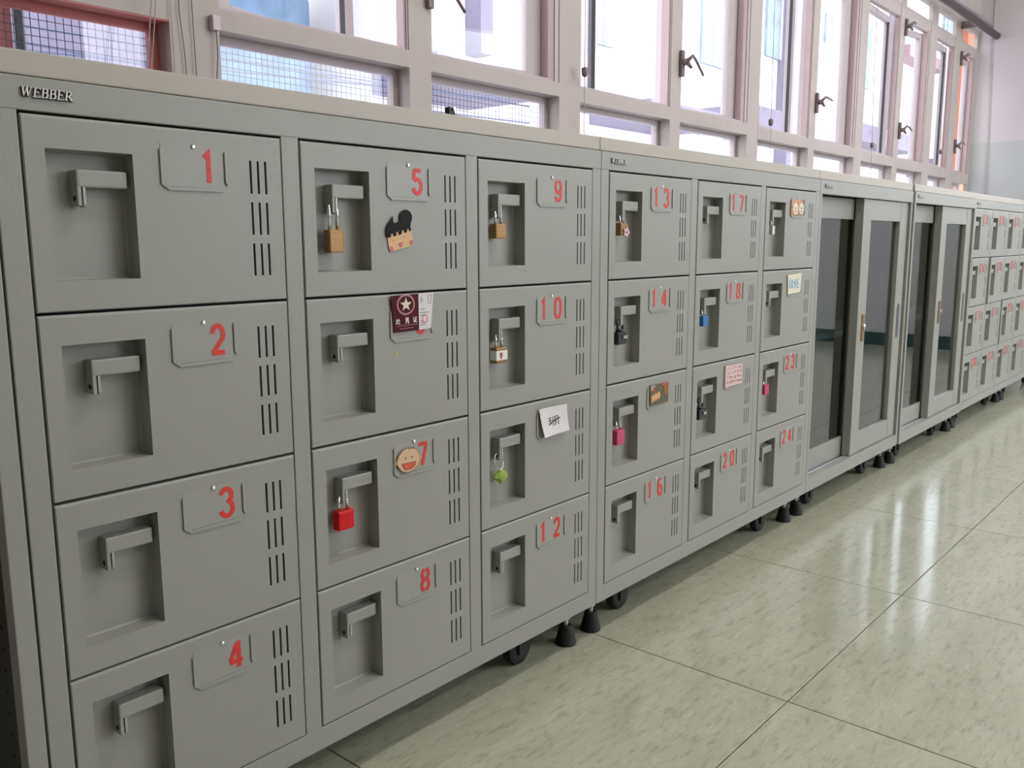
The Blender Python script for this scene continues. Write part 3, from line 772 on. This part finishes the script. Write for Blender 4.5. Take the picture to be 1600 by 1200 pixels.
padlock(18, 'blue', .0230, .0230, .0890, 'small blue padlock on locker 18')
padlock(23, 'pink', .0240, .0250, .0845, 'dark pink padlock on locker 23')
padlock(21, 'steel', .0130, .0210, .0890, 'small silver padlock on the top locker with a cartoon card, beside locker 17', sh=.0018)
# lime charm hanging from locker 11
t = thing('keyring_charm', 'lime green crumpled cube charm on a ring, hanging from the locker with handwritten note', 'charm', at(11, .0560, .1290, .0085))
bm = bmesh.new(); bmesh.ops.create_icosphere(bm, subdivisions=2, radius=.0150)
for v in bm.verts:
    c_ = v.co; k_ = 1.25 / (abs(c_.x) + abs(c_.z) + .5 * abs(c_.y)) * .0150
    v.co = Vector((c_.x * k_ * (1 + random.uniform(-.1, .1)), c_.y * .5, c_.z * k_ * .80 * (1 + random.uniform(-.1, .1)))) + Vector((0, 0, .014))
mb = MB(); mb.add_bm(bm); mb.build('charm_body', 'green', t)
pts = [(-.004 + .010 * math.cos(a * PI / 9), .003 * math.sin(a * PI / 9), .040 + .0135 * math.sin(a * PI / 9)) for a in range(19)]
MB().tube(pts, .0007, 6).build('ring', 'chrome', t, smooth=True)

# ------------------------------------------------------------------ stickers, magnets, cards, notes
def flat(n, name, label, cat, poly, m, y0=-0.0016, y1=-0.0003, group='cards and magnets on the locker doors'):
    cx = sum(p[0] for p in poly) / len(poly); cz = sum(p[1] for p in poly) / len(poly)
    t = thing(name, label, cat, at(n, cx, cz), group)
    t['_o'] = (cx, cz)
    loc = lambda pp: [(x - cx, cz - z) for x, z in pp]
    MB().prism(loc(poly), y0, y1).build('backing', m, t)
    return t, loc
# locker 5: face magnet with dark hair
face = [(.1372, .112), (.1407, .1364), (.1435, .1378), (.1850, .1300), (.1872, .1275), (.1815, .104), (.160, .100)]
t, lc = flat(5, 'face_magnet', 'cartoon face magnet with black hair and round bun on locker 5', 'magnet', face, 'skin')
hair = [(.1357, .1175), (.1352, .1075), (.1380, .1010), (.1440, .0955), (.1478, .0893), (.1495, .0985), (.1560, .0985), (.1600, .0955)] + \
       [(.1725 + .0118 * math.cos(math.radians(a)), .0905 - .0105 * math.sin(math.radians(a))) for a in range(215, -60, -25)] + [(.1805, .1030), (.1818, .1085), (.1790, .1100)]
fringe = [(.1790, .1100), (.1775, .1060), (.1745, .1065), (.1735, .1115), (.1695, .1120), (.1680, .1080), (.1645, .1085), (.1637, .1140), (.1592, .1150), (.1580, .1105), (.1542, .1110), (.1532, .1165), (.1490, .1170), (.1480, .1130), (.1445, .1135), (.1435, .1180), (.1400, .1190)]
MB().prism(lc(hair + fringe), -.0024, -.0014).build('hair', 'hair', t)
MB().strokes([[p_ for p_ in lc(q)] for q in ([(.1465, .1235), (.1500, .1225)], [(.1660, .1185), (.1710, .1165)])], .0007, -.0019, -.0015).build('closed_eye', 'brown', t)
MB().prism(lc([(.1580, .1265), (.1655, .1250), (.1650, .1300), (.1625, .1322), (.1600, .1310)]), -.0021, -.0015).build('mouth', 'cheek', t)
for cx_, cz_ in ((.1445, .1345), (.1825, .1255)):
    MB().prism(lc([(cx_ + .0036 * math.cos(k * PI / 8), cz_ + .0034 * math.sin(k * PI / 8)) for k in range(16)]), -.0020, -.0015).build('cheek', 'cheek', t)
# locker 6: maroon card over a pale one, tucked in the holder
t, lc = flat(6, 'star_card', 'maroon card with white star emblem and Chinese title on locker between 5 and 7', 'card',
             [(.1399, .0015), (.1920, .0009), (.1922, .0530), (.1449, .0535), (.1437, .0400)], 'maroon', -.0036, -.0026)
MB().prism(lc([(.1915, .0009), (.2222, .0002), (.2165, .0520), (.1915, .0530)]), -.0030, -.0022).build('pale_half', 'paper', t)
cx_, cz_ = .1672, .0150
ro = [(cx_ + .0158 * math.cos(k * PI / 20), cz_ + .0135 * math.sin(k * PI / 20)) for k in range(41)]
MB().strokes([lc(ro)], .0026, -.0040, -.0035).build('ring', 'rose', t)
st_ = [(cx_ + r_ * 1.12 * math.sin(k * PI / 5), cz_ - r_ * math.cos(k * PI / 5)) for k in range(10) for r_ in [(.0102 if k % 2 == 0 else .0042)]]
MB().prism(lc(st_), -.0043, -.0035).build('star', 'cream', t)
def glyph(lines, x, z, s):      # glyph strokes on a 10 x 10 grid with z measured downwards
    return [lc([(x + a * s / 10, z + b_ * s / 10) for a, b_ in ln]) for ln in lines]
CHU = [[(3, 0), (1, 4)], [(2, 2), (5, 2), (3, 6), (0, 9)], [(1, 4), (5, 8), (10, 9)], [(7, 0), (7, 7)], [(7, 2), (9, 4)]]
NAN = [[(2, 0), (8, 0), (8, 4), (2, 4), (2, 0)], [(5, 0), (5, 4)], [(2, 2), (8, 2)], [(1, 6), (9, 6), (8, 10), (7, 9)], [(5, 4), (4, 7), (1, 10)]]
ZHENG = [[(1, 0), (2, 1)], [(0, 3), (2, 3), (2, 9), (4, 7)], [(4, 1), (10, 1)], [(7, 1), (7, 9)], [(7, 5), (9, 5)], [(5, 4), (5, 9)], [(4, 9), (10, 9)]]
MB().strokes(glyph(CHU, .1475, .0345, .0085) + glyph(NAN, .1650, .0340, .0080) + glyph(ZHENG, .1800, .0335, .0080), .0009, -.0040, -.0035).build('title_text', 'white', t)
ln = []
for k in range(13): ln.append([(.1500 + k * .0030, .0450 - k * .0001), (.1518 + k * .0030, .0450 - k * .0001)])
for k in range(9): ln.append([(.1550 + k * .0030, .0490 - k * .0001), (.1568 + k * .0030, .0490 - k * .0001)])
MB().strokes([lc(q) for q in ln], .0010, -.0039, -.0035).build('fine_print', 'rose', t)
ln = [[(.1955, z_), (.1985 + (k % 3) * .002, z_)] for k, z_ in enumerate((.0060, .0085, .0110, .0135))] + [[(.196, .0235), (.204, .0232)], [(.1955, .0285), (.212, .028)], [(.1955, .0325), (.206, .032)], [(.1955, .0400), (.2005, .040)], [(.1955, .0430), (.203, .0428)], [(.1955, .0460), (.205, .0458)]]
MB().strokes([lc(q) for q in ln], .0007, -.0033, -.0029).build('card_text', 'ink', t)
MB().strokes([lc([(.2045 + .0045 * math.cos(k * PI / 8), .0375 + .0058 * math.sin(k * PI / 8)) for k in range(17)])], .0012, -.0033, -.0029).build('red_seal', 'mouth', t)
MB().strokes([lc([(.2120, .0035), (.2180, .0033), (.2170, .0150), (.2115, .0152), (.2120, .0035)])], .0006, -.0033, -.0029).build('photo_outline', 'extlilac', t)
tag(MB().prism([(-.0008, .004), (.0014, .0036), (.0006, -.004), (-.0016, -.0036)], -.0006, -.0001).build('tape_scrap', 'yellow', loc=at(6, .1501, .0847)), 'tiny yellow scrap stuck below the maroon star card', 'scrap')
# locker 7: round laughing face
hx, hz = .1665, .0440
head = [(hx + .0222 * math.cos(k * PI / 14) * (1 + .03 * math.sin(k)), hz + .0182 * math.sin(k * PI / 14)) for k in range(28)]
t, lc = flat(7, 'face_magnet', 'round laughing cartoon face sticker on locker 7', 'magnet', head, 'skin2', -.0034, -.0021)
for s_ in (-1, 1):
    MB().prism(lc([(hx + s_ * .0225 + .0030 * math.cos(k * PI / 6), hz + .0008 + .0034 * math.sin(k * PI / 6)) for k in range(12)]), -.0030, -.0021).build('ear', 'skin2', t)
    MB().prism(lc([(hx + s_ * .0062 + .0008 * math.cos(k * PI / 5), hz - .0035 + .0016 * math.sin(k * PI / 5)) for k in range(10)]), -.0038, -.0033).build('eye', 'ink', t)
mo = [(hx - .0135, hz + .0040), (hx + .0130, hz + .0045), (hx + .0110, hz + .0110), (hx + .003, hz + .0140), (hx - .0080, hz + .0130)]
mm = MB().prism(lc(mo), -.0038, -.0033).build('mouth', 'mouth', t)
MB().strokes([lc(mo + mo[:1])], .0006, -.0041, -.0037).build('mouth_outline', 'ink', mm)
MB().strokes([lc(head + head[:1])], .0006, -.0037, -.0032).build('outline', 'brown', t)
MB().strokes([lc([(hx + a, hz - .0180), (hx + a + .0016, hz - .0155)]) for a in (.000, .003, .006, .009)], .0007, -.0038, -.0033).build('hair_tuft', 'ink', t)
# locker 11: handwritten note, lower edge lifting from the door
t = thing('paper_note', 'white paper note with struck-out handwritten character, above the lime charm', 'note', at(11, .1810, .0390), 'cards and magnets on the locker doors')
c0 = (.1810, .0390); TLc, TRc, BRc, BLc = (.1419, .0129), (.2202, .0140), (.2201, .0611), (.1510, .0640)
mb = MB(); N = 6
def np_(u, v):
    x = (TLc[0] * (1 - u) + TRc[0] * u) * (1 - v) + (BLc[0] * (1 - u) + BRc[0] * u) * v - c0[0]
    z_ = c0[1] - ((TLc[1] * (1 - u) + TRc[1] * u) * (1 - v) + (BLc[1] * (1 - u) + BRc[1] * u) * v)
    return (x, -.0026 - .006 * v * v - .002 * (u - .5) ** 2 * 4, z_)
for i in range(N):
    for j in range(N):
        a = [np_(i / N, j / N), np_((i + 1) / N, j / N), np_((i + 1) / N, (j + 1) / N), np_(i / N, (j + 1) / N)]
        mb.quad(*a); mb.quad(*[(p_[0], p_[1] + .0004, p_[2]) for p_ in a[::-1]])
mb.build('sheet', 'paper', t)
NOTE = [[(1, 1.5), (3.6, .9)], [(2.4, 1.2), (2.2, 6.5)], [(.9, 4), (3.5, 3.4)], [(.6, 7.2), (3.8, 6.0)], [(4.6, 1), (4.5, 7.5), (3.9, 9)], [(4.6, 1), (6.1, .8), (6.1, 8.2), (5.5, 7.6)], [(7, .6), (6.9, 7)], [(7, .6), (8.7, .5), (8.6, 8.2), (8, 7.4)], [(4.0, 4.2), (9.8, 3.2)], [(1.2, 6.2), (10.2, 2.2)]]
mb = MB()
for ln in NOTE:
    for p0, p1 in zip(ln, ln[1:]):
        P0 = np_(.24 + p0[0] * .048, .34 + p0[1] * .040); P1 = np_(.24 + p1[0] * .048, .34 + p1[1] * .040)
        mb.tube([(P0[0], P0[1] - .0002, P0[2]), (P1[0], P1[1] - .0002, P1[2])], .00065, 5)
mb.build('handwriting', 'ink', t)
# locker 15: dark picture card with faces
t, lc = flat(15, 'picture_card', 'dark picture card with small pale faces, above the magenta padlock', 'card', [(.1480, .0165), (.2190, .0175), (.2190, .0585), (.1495, .0600)], 'olive', -.0026, -.0018)
for k in range(3):
    MB().prism(lc([(.160 + k * .0105 + .0060 * math.cos(a * PI / 7), .045 - k * .002 + .0085 * math.sin(a * PI / 7)) for a in range(14)]), -.0031, -.0025).build('face_print', 'skin', t)
    MB().prism(lc([(.160 + k * .0105 + .0018 * math.cos(a * PI / 4), .051 - k * .002 + .0018 * math.sin(a * PI / 4)) for a in range(8)]), -.0035, -.0030).build('mouth_print', 'mouth', t)
MB().prism(lc([(.200, .022), (.217, .020), (.216, .040), (.204, .044)]), -.0031, -.0025).build('brown_patch', 'brown', t)
MB().strokes([lc(q) for q in ([(.152, .0290), (.160, .0255), (.166, .0300)], [(.192, .0200), (.214, .0190)])], .0030, -.0031, -.0025).build('red_ribbon', 'mouth', t)
MB().prism(lc([(.1495, .0180), (.1700, .0180), (.1640, .0225), (.1498, .0300)]), -.0030, -.0025).build('grey_corner', 'plate', t)
# locker 19: pink note with writing
t, lc = flat(19, 'pink_note', 'pale pink card covered in pink writing, on the locker between 18 and 20', 'note', [(.1428, .0115), (.2276, .0135), (.2277, .0607), (.1450, .0631)], 'pinkpaper', -.0030, -.0021)
G = random.Random(3); ln = []
for r_ in range(4):
    for k in range(6):
        x_, z_ = .152 + k * .0122, .0195 + r_ * .0105
        for _ in range(3):
            ln.append([(x_ + G.uniform(0, .008), z_ + G.uniform(-.003, .004)), (x_ + G.uniform(0, .008), z_ + G.uniform(-.003, .004))])
MB().strokes([lc(q) for q in ln], .0011, -.0034, -.0029).build('writing', 'pinkink', t)
# locker 21: two orange cartoon faces
t, lc = flat(21, 'picture_card', 'orange card with two pale round faces on the top locker right of 17', 'card', [(.1370, .0229), (.2161, .0210), (.2203, .0583), (.1369, .0619)], 'orange', -.0028, -.0020)
for k, (x_, z_) in enumerate(((.1620, .0450), (.1980, .0440))):
    f_ = MB().prism(lc([(x_ + .0150 * math.cos(a * PI / 8), z_ + .0145 * math.sin(a * PI / 8)) for a in range(16)]), -.0033, -.0027).build('face_print', 'cream', t)
    MB().strokes([lc([(x_ - .005, z_ - .003), (x_ - .005, z_ + .001)]), lc([(x_ + .005, z_ - .003), (x_ + .005, z_ + .001)])], .0020, -.0037, -.0032).build('eye_print', 'ink', f_)
    MB().prism(lc([(x_ + .0035 * math.cos(a * PI / 6), z_ + .0065 + .0025 * math.sin(a * PI / 6)) for a in range(12)]), -.0037, -.0032).build('mouth_print', 'mouth', f_)
MB().prism(lc([(.204, .0215), (.216, .0212), (.2195, .057), (.2125, .058)]), -.0031, -.0027).build('dark_edge', 'olive', t)
# locker 22: cream card with blue lettering
t, lc = flat(22, 'cream_card', 'cream card with light blue lettering on the locker above 23', 'card', [(.1354, .0127), (.2192, .0094), (.2154, .0583), (.1400, .0607)], 'cream', -.0028, -.0020)
ln = [[(.146, .046), (.149, .022), (.156, .046)], [(.161, .046), (.161, .026), (.171, .032), (.161, .037), (.172, .046)], [(.178, .046), (.178, .024)], [(.178, .024), (.187, .046), (.188, .024)], [(.205, .024), (.195, .025), (.194, .046), (.205, .045)], [(.194, .035), (.203, .034)]]
MB().strokes([lc(q) for q in ln], .0030, -.0032, -.0027).build('lettering', 'bluewrite', t)

# small clip on top of the first cabinet
t = thing('binder_clip', 'small dark metal clip standing on the edge of first locker cabinet', 'clip', (0.640, 0.022, ZT + .0235))
MB().prism([(-.0065, 0), (.0065, 0), (.0065, .013), (.0030, .013), (.0005, .0065), (-.0020, .013), (-.0065, .013)], -.004, .004).build('clip_body', 'ink', t)
MB().prism([(.0020, .0135), (.0072, .0135), (.0072, .004)], -.0046, -.0040).build('clip_shine', 'chrome', t)

# ------------------------------------------------------------------ ceiling lamps
for k, (x, y) in enumerate(((1.3, -1.10), (4.2, -1.10), (1.3, -3.2), (4.2, -3.2))):
    t = thing('ceiling_lamp', ('white twin tube ceiling lamp over the first lockers', 'white twin tube ceiling lamp over the far lockers',
        'white twin tube ceiling lamp in the middle of the room', 'white twin tube ceiling lamp near the opposite wall')[k], 'lamp', (x, y, CEIL), 'ceiling lamps')
    MB().box(-.62, .62, -.09, .09, -.06, 0, .006).build('housing', 'lampwhite', t)
    for s_ in (-1, 1):
        MB().tube([(-.60, s_ * .05, -.085), (.60, s_ * .05, -.085)], .013, 10).build('lamp_tube', 'tube', t, smooth=True)
    l = area('tube_light', (0, 0, -.11), (0, 0, 0), 1.2, .16, LAMP_POWER, (1.0, 0.97, 0.91)); l.parent = t

# ------------------------------------------------------------------ outside
gr = MB().box(-60, 80, 1.6, 90, -5.1, -5.0).build('ground', 'ground'); structure(gr)
b = thing('building', 'long white building with pale blue windows across the yard', 'building', (6.45, 8, -5))
MB().box(.80, 40, 0, 3, 0, 17).build('facade', 'extwhite', b)
for x0, x1, z0, z1, m in ((9.1, 10.1, 9.2, 10.4, 'extpale'), (11.9, 13.3, 9.75, 11.0, 'extteal'), (15.1, 15.9, 10.2, 11.2, 'extpale'), (17.0, 18.2, 9.8, 11.4, 'extteal'),
                          (20.0, 22.0, 11.3, 12.4, 'extteal'), (24.6, 26.6, 11.6, 13.0, 'extpale'), (5.6, 6.1, 9.0, 10.6, 'extpale'), (30, 32, 12, 14, 'extteal')):
    f_ = MB().box(x0, x1, -.06, .05, z0, z1).build('window', m, b)
    MB().box((x0 + x1) / 2 - .03, (x0 + x1) / 2 + .03, -.09, -.061, z0, z1).build('mullion', 'extwhite', f_)
for x0, x1, z0, z1 in ((.82, 2.6, 7.62, 8.0), (5.5, 7.8, 7.70, 8.0), (8.9, 11.2, 7.85, 8.3), (14.5, 19, 8.1, 8.5), (22, 30, 7.7, 8.2)):
    MB().box(x0, x1, -1.2, 0, z0, z1).build('canopy', 'extlilac', b)
for x0, x1, z0, z1 in ((2.55, 2.80, 8.35, 12), (12.6, 12.85, 5, 13), (19.6, 19.8, 5, 13)):
    MB().box(x0, x1, -.3, 0, z0, z1).build('pilaster', 'extlilac', b)
MB().box(15.0, 16.6, -.5, 0, 9.6, 10.1).build('pink_ledge', 'extpink', b)
MB().box(20.0, 23.5, -.5, 0, 10.9, 11.2).build('pink_ledge', 'extpink', b)
b = thing('corner_tower', 'curved blue glazed tower with white ribbed roof outside the second window', 'building', (6.10, 9.1, -5))
mb = MB().lathe([(.86, 0), (.86, 8.74)], (0, 0, 0), 28); mb.build('curved_glazing', 'extblue', b)
for z_ in (6.3, 6.9, 7.5): MB().lathe([(.875, z_), (.875, z_ + .06)], (0, 0, 0), 28).build('band', 'extwhite', b)
MB().lathe([(1.3, 9.10), (1.3, 9.25)], (-.35, -1.0, 0), 32).build('roof_slab', 'extwhite', b)
MB().lathe([(.5, 8.74), (.5, 9.10)], (0, 0, 0), 16).build('roof_neck', 'extwhite', b)
for k in range(8): MB().box(-1.2, .45, -1.95 + k * .25, -1.92 + k * .25, 9.07, 9.10).build('roof_rib', 'extlilac', b)
MB().box(-1.06, -.88, -.5, .3, 0, 8.2).build('pink_side', 'extpink', b)
tag(MB().box(-6, 8.6, 14, 15, -5, 9).build('sky_backdrop', 'extlilac'), 'lilac backdrop wall added for the sky tone behind wire mesh of the first low pane', 'building')  # added wall standing in for the lilac sky
dp = thing('drainpipe', 'dark teal drainpipe outside the first low pane', 'pipe', (0.4025, 0.955, 0))
MB().tube([(0, 0, -5), (0, 0, 3)], .0095, 14).build('pipe', 'drain', dp, smooth=True)
sc_ = tag(MB().box(-0.9, 0.397, 0.98, 1.08, -5, 3).build('outside_pier', 'salmon'), 'salmon painted outside pier at the left picture edge', 'pier')
tag(MB().box(6.86, 7.12, 0.930, 0.975, -5, 3.4).build('outside_column', 'extorange'), 'orange painted column outside the last window', 'column')
wl = thing('overhead_wires', 'thin overhead wires crossing the sky outside the first low pane', 'wires', (2, 6, 1.5))
for z_, s_ in ((.55, .02), (.62, .05), (.70, -.03), (.80, .01)):
    MB().tube([(-4, 0, z_ - s_ * 4), (6, 0, z_ + s_ * 6)], .010, 6).build('wire', 'wire', wl)
